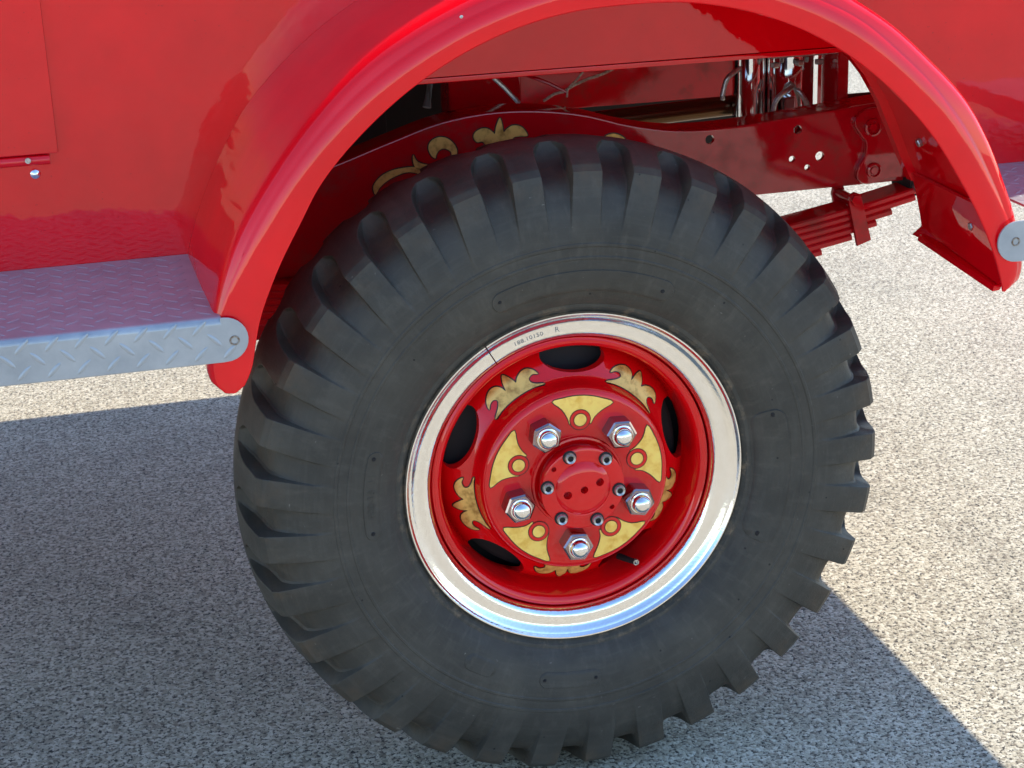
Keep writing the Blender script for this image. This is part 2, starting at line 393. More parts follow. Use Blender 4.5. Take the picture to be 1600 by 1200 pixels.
# locker door on the left with its hinge and stop button
door = box('locker_door', -1.55, -0.740, YB - 0.011, YB - 0.002, 0.531, 1.20, M['body'], TRUCK, 0.0025)
V, F = tube([(-1.5, 0.0, 0), (-0.754, 0.0, 0)], 0.0078, 14)
mesh_obj('hinge', [(v[0], v[1] + YB - 0.0062, v[2] + 0.5215) for v in V], F, M['body'], door)
door.children[-1].location = (0, 0, 0)
V, F = cyl_y(0, 0, -0.006, 0.0, 0.0045, 12); mesh_obj('hinge_pin', [(x - 0.787, y + YB - 0.012, z + 0.5235) for x, y, z in V], F, M['zinc'], door)
pr = [(0, -0.0065), (0.004, -0.006), (0.0072, -0.004), (0.0085, 0.0)]
V, F = lathe(pr, 24); mesh_obj('door_stop', [(x - 0.779, y + YB, z + 0.499) for x, y, z in V], F, M['chrome2'], TRUCK)

# ------------------------------------------------------------------ fender
FC = (0.09, 0.20)
def tabify(pts): return sorted((math.degrees(math.atan2(z - FC[1], x - FC[0])), math.hypot(x - FC[0], z - FC[1])) for x, z in pts)
T_in = tabify([(-0.510, 0.215), (-0.504, 0.245), (-0.497, 0.275), (-0.482, 0.336), (-0.457, 0.395), (-0.416, 0.468), (-0.381, 0.525), (-0.309, 0.600), (-0.237, 0.655), (-0.152, 0.701), (-0.096, 0.722), (-0.025, 0.739), (0.082, 0.747), (0.191, 0.741), (0.293, 0.715), (0.391, 0.669), (0.452, 0.627), (0.513, 0.572), (0.564, 0.515), (0.608, 0.450), (0.646, 0.385), (0.680, 0.310), (0.695, 0.262)])
T_out = tabify([(-0.562, 0.215), (-0.558, 0.251), (-0.553, 0.290), (-0.535, 0.361), (-0.497, 0.436), (-0.451, 0.507), (-0.378, 0.594), (-0.316, 0.650), (-0.235, 0.703), (-0.179, 0.731), (-0.060, 0.773), (0.082, 0.794), (0.22, 0.785), (0.320, 0.756), (0.378, 0.733), (0.450, 0.692), (0.510, 0.643), (0.574, 0.580), (0.627, 0.510), (0.663, 0.445), (0.697, 0.376), (0.725, 0.297), (0.733, 0.255)])
T_bead = tabify([(-0.566, 0.215), (-0.562, 0.27), (-0.544, 0.352), (-0.506, 0.450), (-0.449, 0.538), (-0.380, 0.620), (-0.301, 0.691), (-0.231, 0.733), (-0.164, 0.764), (-0.05, 0.80), (0.09, 0.819), (0.24, 0.808), (0.35, 0.775), (0.434, 0.730), (0.498, 0.687), (0.560, 0.632), (0.624, 0.566), (0.664, 0.503), (0.695, 0.436), (0.717, 0.381), (0.737, 0.30), (0.744, 0.255)])
T_back = tabify([(-0.572, 0.215), (-0.566, 0.290), (-0.556, 0.352), (-0.523, 0.442), (-0.489, 0.508), (-0.446, 0.576), (-0.396, 0.629), (-0.317, 0.694), (-0.20, 0.762), (-0.05, 0.818), (0.09, 0.838), (0.25, 0.825), (0.40, 0.765), (0.53, 0.672), (0.628, 0.565), (0.670, 0.500), (0.708, 0.414), (0.742, 0.330), (0.757, 0.266), (0.760, 0.250)])
A0, A1 = 177.2, 5.2
NS = 170
V = []; F = []
for i in range(NS + 1):
    t = i / NS; a = A0 + (A1 - A0) * t
    ri, ro, rb, rk = [smooth_tab(T, a) for T in (T_in, T_out, T_bead, T_back)]
    e = min(t, 1 - t) * NS * 0.7                               # rounded foot of the flange
    if t > 0.965:                                        # right foot rounds off to the inner edge
        u_ = (t - 0.965) / 0.035; s = 1 - math.sqrt(max(0.0, 1 - u_ * u_)); d_ = ro - ri; ro -= d_ * 0.8 * s; rb = min(rb, ro + 0.016); rk -= d_ * 0.9 * s
    elif t < 0.028:
        u_ = (0.028 - t) / 0.028; s = 1 - math.sqrt(max(0.0, 1 - u_ * u_)); d_ = ro - ri; ri += d_ * s * 0.34; ro -= d_ * s * 0.34; rb -= d_ * s * 0.34; rk -= d_ * s * 0.34
    sec = [(rk, YB - 0.001), (rk * 0.75 + rb * 0.25 + 0.001, 0.22), (rk * 0.4 + rb * 0.6 + 0.002, 0.10), (rb + 0.003, 0.015), (rb + 0.0025, -0.020), (rb + 0.0005, -0.038), (rb - 0.005, -0.048),
           (rb - 0.012, -0.0525), (min(ro + 0.004, rb - 0.014), -0.0535), (ro, -0.0555), (ro - 0.004, -0.0585), (ro * 0.5 + ri * 0.5, -0.0600), (ri + 0.003, -0.0600), (ri + 0.0006, -0.0588), (ri, -0.0565), (ri + 0.0012, -0.0535),
           (ri * 0.5 + ro * 0.5, -0.0535), (ro - 0.004, -0.049), (rb - 0.010, -0.036), (rb - 0.0045, -0.015), (rb - 0.004, 0.015), (rk * 0.4 + rb * 0.6 - 0.004, 0.10), (rk - 0.005, YB - 0.001)]
    ca, sa = math.cos(R(a)), math.sin(R(a))
    for r_, y_ in sec: V.append((FC[0] + r_ * ca, y_, FC[1] + r_ * sa))
K = len(sec)
for i in range(NS):
    for q in range(K): F.append((i * K + q, (i + 1) * K + q, (i + 1) * K + (q + 1) % K, i * K + (q + 1) % K))
F.append(tuple(range(K))); F.append(tuple(NS * K + q for q in range(K)))
fender = mesh_obj('fender', V, F, M['fender'], TRUCK, True, 50)
def fpt(a, y, inset, T=T_back):
    r_ = (smooth_tab(T_back, a) * 0.4 + smooth_tab(T_bead, a) * 0.6) - inset
    return (FC[0] + r_ * math.cos(R(a)), y, FC[1] + r_ * math.sin(R(a)))
# lower splash plate and lip inside the right leg
V = []; F = []
for a, k_ in ((5.9, 0.034), (8.0, 0.008), (12.5, 0.0), (15.2, 0.0)):
    for y, ins in ((-0.040, 0.012 + k_), (-0.039, 0.0175 + k_), (YB + 0.0, 0.0095), (YB + 0.0, 0.002)): V.append(fpt(a, y, ins))
for i in range(3):
    for q in range(4): F.append((i * 4 + q, i * 4 + 4 + q, i * 4 + 4 + (q + 1) % 4, i * 4 + (q + 1) % 4))
F += [(0, 1, 2, 3), (12, 13, 14, 15)]
mesh_obj('splash_plate', V, F, M['fender'], fender)
V = []
for (a, ins) in ((4.9, 0.026), (5.8, 0.018), (5.8, 0.034), (4.9, 0.038)):
    V.append(fpt(a, -0.040, ins + 0.024)); V.append(fpt(a, YB - 0.03, ins - 0.004))
mesh_obj('bottom_lip', V, [(0, 2, 3, 1), (2, 4, 5, 3), (4, 6, 7, 5), (6, 0, 1, 7), (0, 6, 4, 2), (1, 3, 5, 7)], M['fender'], fender)
def hexbolt(name, pos, axis, r_, h_, m, parent, dome=True):
    ax = Vector(axis).normalized(); q = ax.to_track_quat('Z', 'Y'); bm = bmesh.new()
    prof = [(r_, 0), (r_, h_ * 0.75), (r_ * 0.86, h_), (0.0001, h_)]
    ring = []
    for rr_, zz in prof: ring.append([bm.verts.new(Vector(pos) + q @ Vector((rr_ * math.cos(k * PI / 3), rr_ * math.sin(k * PI / 3), zz))) for k in range(6)])
    for A, B in zip(ring, ring[1:]):
        for k in range(6): bm.faces.new((A[k], A[(k + 1) % 6], B[(k + 1) % 6], B[k]))
    return bm_obj(name, bm, m, parent, False)
for a, y in ((41, 0.12), (14.6, 0.10), (22, 0.235), (11.0, 0.10), (9.0, 0.02)):
    p_ = Vector(fpt(a, y, 0.004 if a > 13 else 0.013)); d_ = Vector((FC[0] - p_.x, 0, FC[1] - p_.z))
    hexbolt('bolt', p_, d_, 0.0075, 0.007, M['zinc'], fender)
V, F = lathe([(0, -0.003), (0.003, -0.0025), (0.0045, 0)], 12); mesh_obj('rivet', [(x - 0.166, y - 0.0505, z + 0.745) for x, y, z in V], F, M['zinc'], fender)

# ------------------------------------------------------------------ diamond plate steps
def lens_mesh():
    """one pressed bar of the tread plate, along x, raised along z"""
    L, W, h_ = 0.0155, 0.0042, 0.0013; V = []; F = []; n_ = 8
    for i in range(n_ + 1):
        u = -1 + 2 * i / n_; ww = W * (1 - u * u) ** 0.6 if abs(u) < 1 else 0.0; hh = h_ * (1 - u ** 4)
        V += [(u * L, -ww, -0.0004), (u * L, -ww * 0.45, hh * 0.92 - 0.0002), (u * L, 0, hh - 0.0001), (u * L, ww * 0.45, hh * 0.92 - 0.0002), (u * L, ww, -0.0004)]
    for i in range(n_):
        for q in range(4): F.append((i * 5 + q, i * 5 + 5 + q, i * 5 + 6 + q, i * 5 + 1 + q))
    me = bpy.data.meshes.new('tread_bar'); me.from_pydata(V, [], F); me.update(); bm = bmesh.new(); bm.from_mesh(me)
    bmesh.ops.remove_doubles(bm, verts=bm.verts, dist=1e-5); bmesh.ops.recalc_face_normals(bm, faces=bm.faces)
    if sum(f.normal.z for f in bm.faces) < 0: bmesh.ops.reverse_faces(bm, faces=bm.faces)
    bm.to_mesh(me); bm.free(); me.shade_smooth(); me.materials.append(M['plate']); return me
LENS = lens_mesh()
P_ = 0.041
YL = -0.068                                  # outer face of the step lips
def bars(step, x0, x1, zt, zb, y_back, far_x=None, endfn=None):
    """raised bars on the top and front lip; off to the side they are joined"""
    stuffV = []; stuffF = []
    def put(mx, x):
        if far_x is not None and x < far_x:
            o_ = len(stuffV); stuffV.extend([mx @ v.co for v in LENS.vertices]); stuffF.extend([tuple(o_ + k for k in f.vertices) for f in LENS.polygons]); return
        o = bpy.data.objects.new('tread_bar', LENS); COL.objects.link(o); o.parent = step; o.matrix_local = mx
    nx = int((x1 - x0) / P_) + 2
    for i in range(nx):
        for half in (0, 1):
            x = x1 - 0.012 - i * P_ - half * P_ / 2; ang = R(45 if half else -45)
            for j in range(12):
                y = YL + 0.033 + (j + half * 0.5) * P_
                if y > y_back - 0.012 or x < x0 + 0.01 or (endfn and x > endfn(y) - 0.013): continue
                put(Matrix.Translation((x, y, zt)) @ Matrix.Rotation(ang, 4, 'Z'), x)
            for j in range(3):
                z = zt - 0.013 - (j + half * 0.5) * P_ * 0.93
                xx = x + 0.030
                if z < zb + 0.006 or xx < x0 + 0.01 or xx > x1 + 0.040 or (xx > x1 + 0.012 and abs(z - (zt + zb) / 2) > 0.019): continue
                if xx > x1 + 0.022: continue
                put(Matrix.Translation((xx, YL, z)) @ Matrix.Rotation(R(90), 4, 'X') @ Matrix.Rotation(-ang, 4, 'Z'), xx)
    if stuffV:
        o = mesh_obj('tread_bar_field', stuffV, stuffF, M['plate'], step); o['kind'] = 'stuff'
def step_section(zt, zb, y_back):
    s = [(y_back, zt)]; r_ = 0.011
    for k in range(7):
        a = PI / 2 + k / 6 * PI / 2; s.append((YL + r_ + r_ * math.cos(a), zt - r_ + r_ * math.sin(a)))
    s += [(YL, zb + 0.002), (YL + 0.0012, zb), (YL + 0.004, zb)]
    s += [(YL + 0.004, zt - r_)]
    for k in (1, 2):
        a = PI - k / 2 * PI / 2; s.append((YL + r_ + (r_ - 0.004) * math.cos(a), zt - r_ + (r_ - 0.004) * math.sin(a)))
    s.append((y_back, zt - 0.004)); return s
ZT, ZB = 0.348, 0.281
endl = lambda y: -0.556 + (YB - y) / (YB + 0.05) * 0.017
sec = step_section(ZT, ZB, YB - 0.002); K = len(sec); V = []; F = []
for x in (-1.75, -1.2, -0.8, None):
    for y, z in sec: V.append((x if x is not None else endl(y), y, z))
for i in range(3):
    for q in range(K): F.append((i * K + q, (i + 1) * K + q, (i + 1) * K + (q + 1) % K, i * K + (q + 1) % K))
F.append(tuple(range(K))); F.append(tuple(3 * K + q for q in range(K)))
board = mesh_obj('running_board', V, F, M['plate'], TRUCK); weighted(board)
zc = (ZT + ZB) / 2; rc = (ZT - ZB) / 2
tip = [(-0.5405, ZB + 0.0002)] + [(-0.5355 + rc * math.cos(a), zc + (rc - 0.0002) * math.sin(a)) for a in [R(-90 + 180 * k / 14) for k in range(15)]] + [(-0.5405, ZT - 0.0002)]
prism_xz('end_cap', tip, YL + 0.0002, YL + 0.0042, M['plate'], board, 0.0016)
V, F = lathe([(0.0, 0.0015), (0.0045, 0.0015), (0.005, -0.0008), (0.0072, -0.001), (0.0078, 0.001)], 18)
mesh_obj('bolt', [(x - 0.5222, y + YL, z + 0.3125) for x, y, z in V], F, M['rust'], board)
bars(board, -1.74, -0.548, ZT, ZB, YB, far_x=-0.95, endfn=endl)
# rear step
ZT2, ZB2 = 0.372, 0.305
sec = step_section(ZT2, ZB2, YB - 0.002); V = []; F = []
for x in (0.772, 1.0, 1.215):
    for y, z in sec: V.append((x, y, z))
for i in range(2):
    for q in range(K): F.append((i * K + q, (i + 1) * K + q, (i + 1) * K + (q + 1) % K, i * K + (q + 1) % K))
F.append(tuple(range(K))); F.append(tuple(2 * K + q for q in range(K)))
rear = mesh_obj('rear_step', V, F, M['plate'], TRUCK); weighted(rear)
zc = (ZT2 + ZB2) / 2
tip = [(0.7715, ZT2 - 0.0002)] + [(0.711 + rc * math.cos(a), zc + (rc - 0.0002) * math.sin(a)) for a in [R(90 + 180 * k / 14) for k in range(15)]] + [(0.7715, ZB2 + 0.0002)]
prism_xz('end_cap', tip, YL + 0.0002, YL + 0.0042, M['plate'], rear, 0.0016)
V, F = lathe([(0.0, 0.0015), (0.0045, 0.0015), (0.005, -0.0008), (0.0072, -0.001), (0.0078, 0.001)], 18)
mesh_obj('bolt', [(x + 0.7085, y + YL, z + 0.3385) for x, y, z in V], F, M['rust'], rear)
bars(rear, 0.775, 1.21, ZT2, ZB2, YB)

box('shadow_edge_plate', 1.0, 1.373, -0.06, YB - 0.002, 0.414, 0.45, M['plate'], TRUCK, 0.003)  # added out of view so the truck's ground shadow edge runs on straight

# ------------------------------------------------------------------ chassis rail with gold scrolls
YR = 0.45
TOP = [(-0.9, 0.40), (-0.5, 0.40), (-0.40, 0.412), (-0.282, 0.446), (-0.189, 0.476), (-0.104, 0.501), (-0.019, 0.5115), (0.067, 0.509), (0.153, 0.495), (0.232, 0.471), (0.308, 0.455), (0.375, 0.450), (0.454, 0.452), (0.595, 0.463), (0.724, 0.474), (0.80, 0.481)]
BOT = [(-0.9, 0.21), (-0.5, 0.245), (-0.282, 0.265), (-0.104, 0.30), (0.067, 0.32), (0.232, 0.322), (0.375, 0.321), (0.478, 0.321), (0.80, 0.323)]
V = []; F = []; xs = [-0.9 + 1.70 * i / 85 for i in range(86)]
for x in xs:
    zt, zb = smooth_tab(TOP, x), smooth_tab(BOT, x)
    V += [(x, YR + 0.003, zb), (x, YR + 0.0008, zb + 0.0008), (x, YR, zb + 0.003), (x, YR, zt - 0.0045), (x, YR + 0.0013, zt - 0.0013), (x, YR + 0.0045, zt), (x, YR + 0.072, zt), (x, YR + 0.075, zt - 0.004), (x, YR + 0.072, zt - 0.009), (x, YR + 0.010, zt - 0.009), (x, YR + 0.009, zt - 0.02),
          (x, YR + 0.009, zb + 0.009), (x, YR + 0.072, zb + 0.009), (x, YR + 0.072, zb)]
K = 14
for i in range(85):
    for q in range(K): F.append((i * K + q, (i + 1) * K + q, (i + 1) * K + (q + 1) % K, i * K + (q + 1) % K))
F.append(tuple(range(K))); F.append(tuple(85 * K + q for q in range(K)))
rail = mesh_obj('frame_rail', V, F, M['frame'], TRUCK, True, 40)
cs = []
for x, z, r_ in ((0.386, 0.431, 0.0085), (0.554, 0.435, 0.0082), (0.544, 0.382, 0.006), (0.598, 0.383, 0.0085), (0.574, 0.364, 0.0055)):
    V, F = cyl_y(x, z, YR - 0.02, YR + 0.05, r_, 18); c_ = mesh_obj('c', V, F, M['frame'], None); c_.location = (0, 0, H); cs.append(c_)
cut(rail, cs); weighted(rail)
SCR = [[(-0.223, 0.386), (-0.226, 0.398), (-0.222, 0.407), (-0.21, 0.418), (-0.194, 0.425), (-0.176, 0.428), (-0.152, 0.428), (-0.135, 0.418), (-0.125, 0.405), (-0.149, 0.417), (-0.167, 0.420), (-0.186, 0.415), (-0.201, 0.408), (-0.214, 0.398)],
       [(-0.153, 0.449), (-0.148, 0.439), (-0.139, 0.433), (-0.125, 0.428), (-0.135, 0.421), (-0.149, 0.425), (-0.154, 0.437)],
       [(-0.115, 0.44), (-0.122, 0.446), (-0.126, 0.457), (-0.124, 0.467), (-0.116, 0.474), (-0.104, 0.4765), (-0.092, 0.473), (-0.082, 0.464), (-0.076, 0.451), (-0.079, 0.435), (-0.09, 0.425), (-0.086, 0.445), (-0.09, 0.452), (-0.099, 0.456), (-0.108, 0.453), (-0.113, 0.446)],
       [(-0.040, 0.462), (-0.046, 0.471), (-0.042, 0.48), (-0.031, 0.485), (-0.02, 0.484), (-0.011, 0.477), (-0.008, 0.474), (-0.005, 0.487), (0.002, 0.501), (0.006, 0.488), (0.008, 0.476), (0.014, 0.481), (0.024, 0.486), (0.037, 0.484), (0.046, 0.476), (0.050, 0.466), (0.036, 0.466), (0.024, 0.464), (0.017, 0.448), (-0.001, 0.442), (-0.020, 0.450), (-0.030, 0.462)],
       [(0.180, 0.440), (0.190, 0.452), (0.198, 0.456), (0.208, 0.4565), (0.22, 0.452), (0.228, 0.444), (0.214, 0.446), (0.20, 0.444)]]
for poly in SCR:
    P = catmull([Vector(p) for p in poly], 4)
    v2, f2 = fill(offset_poly(P, 0.0022), 0.02); ob = mesh_obj('scroll_outline', [(v.x, YR - 0.0004, v.y) for v in v2], f2, M['outline'], rail, False)
    v2, f2 = fill(P, 0.02); mesh_obj('gold_scroll', [(v.x, YR - 0.0010, v.y) for v in v2], f2, M['gold2'], rail, False)
# raised spring hanger casting at the rail's rear end
hp = catmull([Vector(p) for p in [(0.660, 0.440), (0.674, 0.460), (0.705, 0.466), (0.79, 0.462), (0.80, 0.34), (0.735, 0.333), (0.690, 0.324), (0.668, 0.336), (0.670, 0.357), (0.682, 0.378), (0.684, 0.402), (0.672, 0.418)]], 4)
hg = prism_xz('spring_hanger', [tuple(p) for p in hp], YR - 0.011, YR + 0.002, M['frame'], TRUCK, 0.004)
for x, z, r_ in ((0.695, 0.430, 0.017), (0.700, 0.350, 0.015)):
    V, F = lathe([(0, -0.004), (r_ * 0.42, -0.004), (r_ * 0.5, -0.001), (r_ * 0.62, -0.001), (r_ * 0.74, -0.006), (r_ * 0.93, -0.005), (r_, 0.001)], 28)
    mesh_obj('boss', [(x + a, YR - 0.011 + y, z + c) for a, y, c in V], F, M['frame'], hg)
bm = bmesh.new(); add_box(bm, 0.764, 0.792, YR - 0.03, YR + 0.05, 0.298, 0.385, 0.006)
sk = bm_obj('shackle', bm, M['black'], TRUCK)
hexbolt('nut', (0.779, YR - 0.03, 0.317), (0, -1, 0), 0.011, 0.010, M['zinc'], sk)

# ------------------------------------------------------------------ leaf spring
def zspring(x): return 0.216 + 0.145 * x * x
SP = bpy.data.objects
V0 = None
ends = [(-0.80, 0.792), (-0.78, 0.770), (-0.735, 0.722), (-0.70, 0.690), (-0.655, 0.640), (-0.60, 0.58)]
lp = None
for k, (xa, xb) in enumerate(ends):
    V = []; F = []; NL = 40; yy0, yy1 = 0.415, 0.480
    for i in range(NL + 1):
        x = xa + (xb - xa) * i / NL; sl = 0.29 * x; nx_, nz_ = -sl / math.hypot(1, sl), 1 / math.hypot(1, sl)
        off = -k * 0.0124; tk = 0.0117
        for y_, o_ in ((yy0 + 0.0025, 0), (yy0, -0.003), (yy0, -tk + 0.003), (yy0 + 0.0025, -tk), (yy1 - 0.0025, -tk), (yy1, -tk + 0.003), (yy1, -0.003), (yy1 - 0.0025, 0)):
            V.append((x + nx_ * (off + o_), y_, zspring(x) + 0.013 + nz_ * (off + o_)))
    for i in range(NL):
        for q in range(8): F.append((i * 8 + q, i * 8 + 8 + q, i * 8 + 8 + (q + 1) % 8, i * 8 + (q + 1) % 8))
    F.append(tuple(range(8))); F.append(tuple(NL * 8 + q for q in range(8)))
    if lp is None: lp = mesh_obj('leaf_spring', V, F, M['spring'], TRUCK)
    else: mesh_obj('leaf', V, F, M['spring'], lp)
cl = prism_xz('spring_clip', [(0.638, 0.302), (0.641, 0.316), (0.650, 0.320), (0.660, 0.316), (0.664, 0.304), (0.684, 0.228), (0.657, 0.219)], 0.405, 0.4145, M['spring'], lp, 0.0015)
prism_xz('spring_clip', [(0.638, 0.302), (0.641, 0.316), (0.650, 0.320), (0.660, 0.316), (0.664, 0.304), (0.684, 0.228), (0.657, 0.219)], 0.4805, 0.490, M['spring'], lp, 0.0015)
V, F = cyl_y(0.650, 0.3045, 0.414, 0.4815, 0.0085, 16); mesh_obj('clip_bolt', V, F, M['spring'], lp)
V, F = cyl_y(0.6505, 0.3065, 0.398, 0.4055, 0.0105, 6); mesh_obj('bolt_head', V, F, M['spring'], lp)
V, F = tube([(0.0, 0.2, -0.0), (0.0, 2.25, -0.0)], 0.06, 20); mesh_obj('axle', V, F, M['frame'], TRUCK)
box('spring_saddle', -0.09, 0.09, 0.40, 0.50, 0.055, 0.128, M['frame'], TRUCK, 0.006)

# ------------------------------------------------------------------ things behind the rail
box('inner_wall_and_shade', 0.10, 0.80, 1.20, 1.215, 0.362, 0.80, M['spring'], TRUCK)
box('shade_plate_low', -1.6, 0.775, 1.26, 1.33, 0.17, 0.40, M['black'], TRUCK)  # added black plate, stands in for the dark below the red wall
box('shade_plate_left', -1.6, -0.12, 0.90, 0.98, 0.02, 0.50, M['black'], TRUCK)  # black plate added behind the spring in place of shade
box('inner_plate', -1.2, -0.20, 0.60, 0.606, 0.10, 0.33, M['frame'], TRUCK)
prism_xz('inner_wall_and_shade', [(-0.9, 0.36), (0.06, 0.36), (0.14, 0.80), (-0.9, 0.80)], 1.02, 1.03, M['black'], TRUCK)  # this one is a black sheet added for the wheel well's darkness
box('cross_member', -0.03, 0.11, 0.72, 0.80, 0.37, 0.62, M['frame'], TRUCK, 0.006)
box('cross_member', 0.60, 0.79, 0.85, 0.86, 0.39, 0.66, M['frame'], TRUCK, 0.002)
box('cross_member', 0.705, 0.728, 0.62, 0.70, 0.40, 0.66, M['frame'], TRUCK, 0.004)
box('cross_member', -0.75, -0.22, 0.78, 0.84, 0.36, 0.45, M['frame'], TRUCK, 0.004)
box('shade_block', 0.725, 0.86, 0.60, 0.66, 0.40, 0.452, M['black'], TRUCK)  # added black block, makes the dark band above the rail
V, F = tube([(-0.10, 0.58, 0.505), (-0.085, 0.60, 0.56), (-0.08, 0.62, 0.65)], 0.008, 10); mesh_obj('hose', V, F, M['grey'], TRUCK)
V, F = tube([(0.015, 0.62, 0.56), (0.05, 0.61, 0.525), (0.075, 0.60, 0.495)], 0.0045, 8); mesh_obj('hose', V, F, M['zinc'], TRUCK)
V, F = tube([(0.09, 0.60, 0.546), (0.13, 0.60, 0.528), (0.164, 0.60, 0.509)], 0.0035, 8); mesh_obj('hose', V, F, M['frame'], TRUCK)
cordpts = [(0.120, 0.60, 0.496), (0.140, 0.60, 0.507), (0.158, 0.60, 0.510), (0.180, 0.60, 0.521), (0.205, 0.60, 0.530), (0.231, 0.60, 0.536), (0.255, 0.60, 0.545), (0.280, 0.60, 0.560)]
V, F = tube(cordpts, 0.0026, 8); mesh_obj('cord', V, F, M['cord'], TRUCK)
V, F = tube([(0.164, 0.598, 0.500), (0.166, 0.598, 0.515), (0.185, 0.598, 0.532), (0.206, 0.598, 0.556)], 0.0022, 8); mesh_obj('cord', V, F, M['cord'], TRUCK)
V, F = tube([(0.18, 0.76, 0.415), (0.60, 0.76, 0.430)], 0.020, 16); mesh_obj('pipe', V, F, M['bronze'], TRUCK)
# polished tank behind the rail
tk = [(0.655 + 0.058 * math.cos(R(a)), 0.745 + 0.058 * math.sin(R(a))) for a in range(0, 360, 9)]
def upright(name, pts, z0, z1, m, parent):
    bm = bmesh.new(); vs = [bm.verts.new((x, y, z0)) for x, y in pts]; f = bm.faces.new(vs); ge = bmesh.ops.extrude_face_region(bm, geom=[f])
    bmesh.ops.translate(bm, verts=[v for v in ge['geom'] if isinstance(v, bmesh.types.BMVert)], vec=(0, 0, z1 - z0)); bmesh.ops.recalc_face_normals(bm, faces=bm.faces)
    me = bpy.data.meshes.new(name); bm.to_mesh(me); bm.free(); return finish(name, me, m, parent, True, 40)
tank = upright('tank', tk, 0.36, 0.66, M['chrome2'], TRUCK)
upright('filler_pipe', [(0.566 + 0.032 * math.cos(R(a)), 0.725 + 0.032 * math.sin(R(a))) for a in range(0, 360, 12)], 0.37, 0.655, M['chrome2'], tank)
for pts in ([(0.592, 0.665, 0.40), (0.594, 0.662, 0.440), (0.604, 0.660, 0.458), (0.620, 0.665, 0.466), (0.640, 0.680, 0.467)], [(0.664, 0.672, 0.40), (0.663, 0.668, 0.435), (0.655, 0.668, 0.452), (0.645, 0.675, 0.462)], [(0.505, 0.70, 0.455), (0.507, 0.70, 0.480), (0.517, 0.70, 0.497), (0.548, 0.71, 0.508)]):
    P = [p for p in catmull([Vector(q) for q in pts], 5)][:-5] + [Vector(pts[-1])]
    V, F = tube(P, 0.0050, 12); mesh_obj('pipe', V, F, M['zinc'], tank)
box('bracket', 0.612, 0.634, 0.655, 0.690, 0.38, 0.455, M['chrome3'], tank, 0.003)
box('tank_rim', 0.590, 0.722, 0.672, 0.82, 0.528, 0.534, M['zinc'], tank, 0.001)
for x in (0.60, 0.65, 0.69): hexbolt('nut', (x, 0.675, 0.5195), (0, 0, -1), 0.009, 0.009, M['zinc'], tank)

# ------------------------------------------------------------------ wheel
prof = [(0.066, 0.0), (0.140, 0.0), (0.1460, 0.0008), (0.1505, 0.004), (0.1535, 0.010), (0.1550, 0.020), (0.1562, 0.034), (0.1585, 0.0405), (0.1640, 0.0450), (0.185, 0.057), (0.198, 0.070), (0.2035, 0.086), (0.2065, 0.092), (0.2090, 0.086), (0.2105, 0.055), (0.2125, 0.038), (0.216, 0.0305), (0.2205, 0.0270), (0.2250, 0.0262), (0.2290, 0.0285), (0.2308, 0.034),
        (0.236, 0.05), (0.250, 0.055), (0.252, 0.195), (0.240, 0.195), (0.236, 0.105), (0.205, 0.105), (0.193, 0.085), (0.165, 0.060), (0.153, 0.045), (0.150, 0.020), (0.140, 0.012), (0.066, 0.012)]
V, F = lathe(prof, 180, closed=True)
wheel = mesh_obj('wheel', V, F, M['wheel'], TRUCK, True, 40)
cs = []
for k in range(5):
    a = R(85.4 + 72 * k); V, F = cyl_y(0.187 * math.cos(a), 0.187 * math.sin(a), 0.02, 0.14, 1.0, 48, 0.0215, 0.054, a)
    c_ = mesh_obj('c', V, F, M['wheel'], None); c_.location = (0, 0, H); cs.append(c_)
cut(wheel, cs)
def wy(r_): return interp([(q[0], q[1]) for q in prof[1:12]], r_)
# brake drum behind
V, F = lathe([(0.0, 0.10), (0.19, 0.10), (0.198, 0.105), (0.200, 0.150), (0.2345, 0.152), (0.2345, 0.19), (0.0, 0.22)], 48); mesh_obj('brake_drum', V, F, M['black'], wheel)
# chrome split ring
cp = [(0.2785, 0.0100), (0.2790, 0.0040), (0.2782, 0.0010), (0.2765, -0.0008), (0.2745, -0.0008), (0.2728, 0.0008), (0.2715, 0.0032), (0.2705, 0.0040), (0.2695, 0.0042), (0.2660, 0.0066), (0.2622, 0.0096), (0.2592, 0.0112), (0.2560, 0.0118), (0.2500, 0.0123), (0.2440, 0.0128), (0.2400, 0.0140), (0.2368, 0.0168), (0.2340, 0.0210), (0.2322, 0.0260), (0.2318, 0.0310), (0.2345, 0.0400), (0.262, 0.040), (0.272, 0.030)]
gap = R(0.22); ga = R(120.35)
V, F = lathe(cp, 240, ga + gap, ga + 2 * PI - gap, True)
ring = mesh_obj('trim_ring', V, F, M['chrome'], wheel, True, 40)
tv, tf = text_geo('188.10150', 0.0095); VV = []; 
for v in tv:
    a = R(106) - v.x * 1.25 / 0.252; r_ = 0.2475 + v.y; VV.append((r_ * math.cos(a), 0.0118, r_ * math.sin(a)))
mesh_obj('stamped_number', VV, tf, M['stamp'], wheel, False)
tv, tf = text_geo('R', 0.0125); VV = []
for v in tv:
    a = R(95.2) - v.x / 0.25; r_ = 0.2475 + v.y; VV.append((r_ * math.cos(a), 0.0117, r_ * math.sin(a)))
mesh_obj('stamped_letter', VV, tf, M['stamp'], wheel, False)
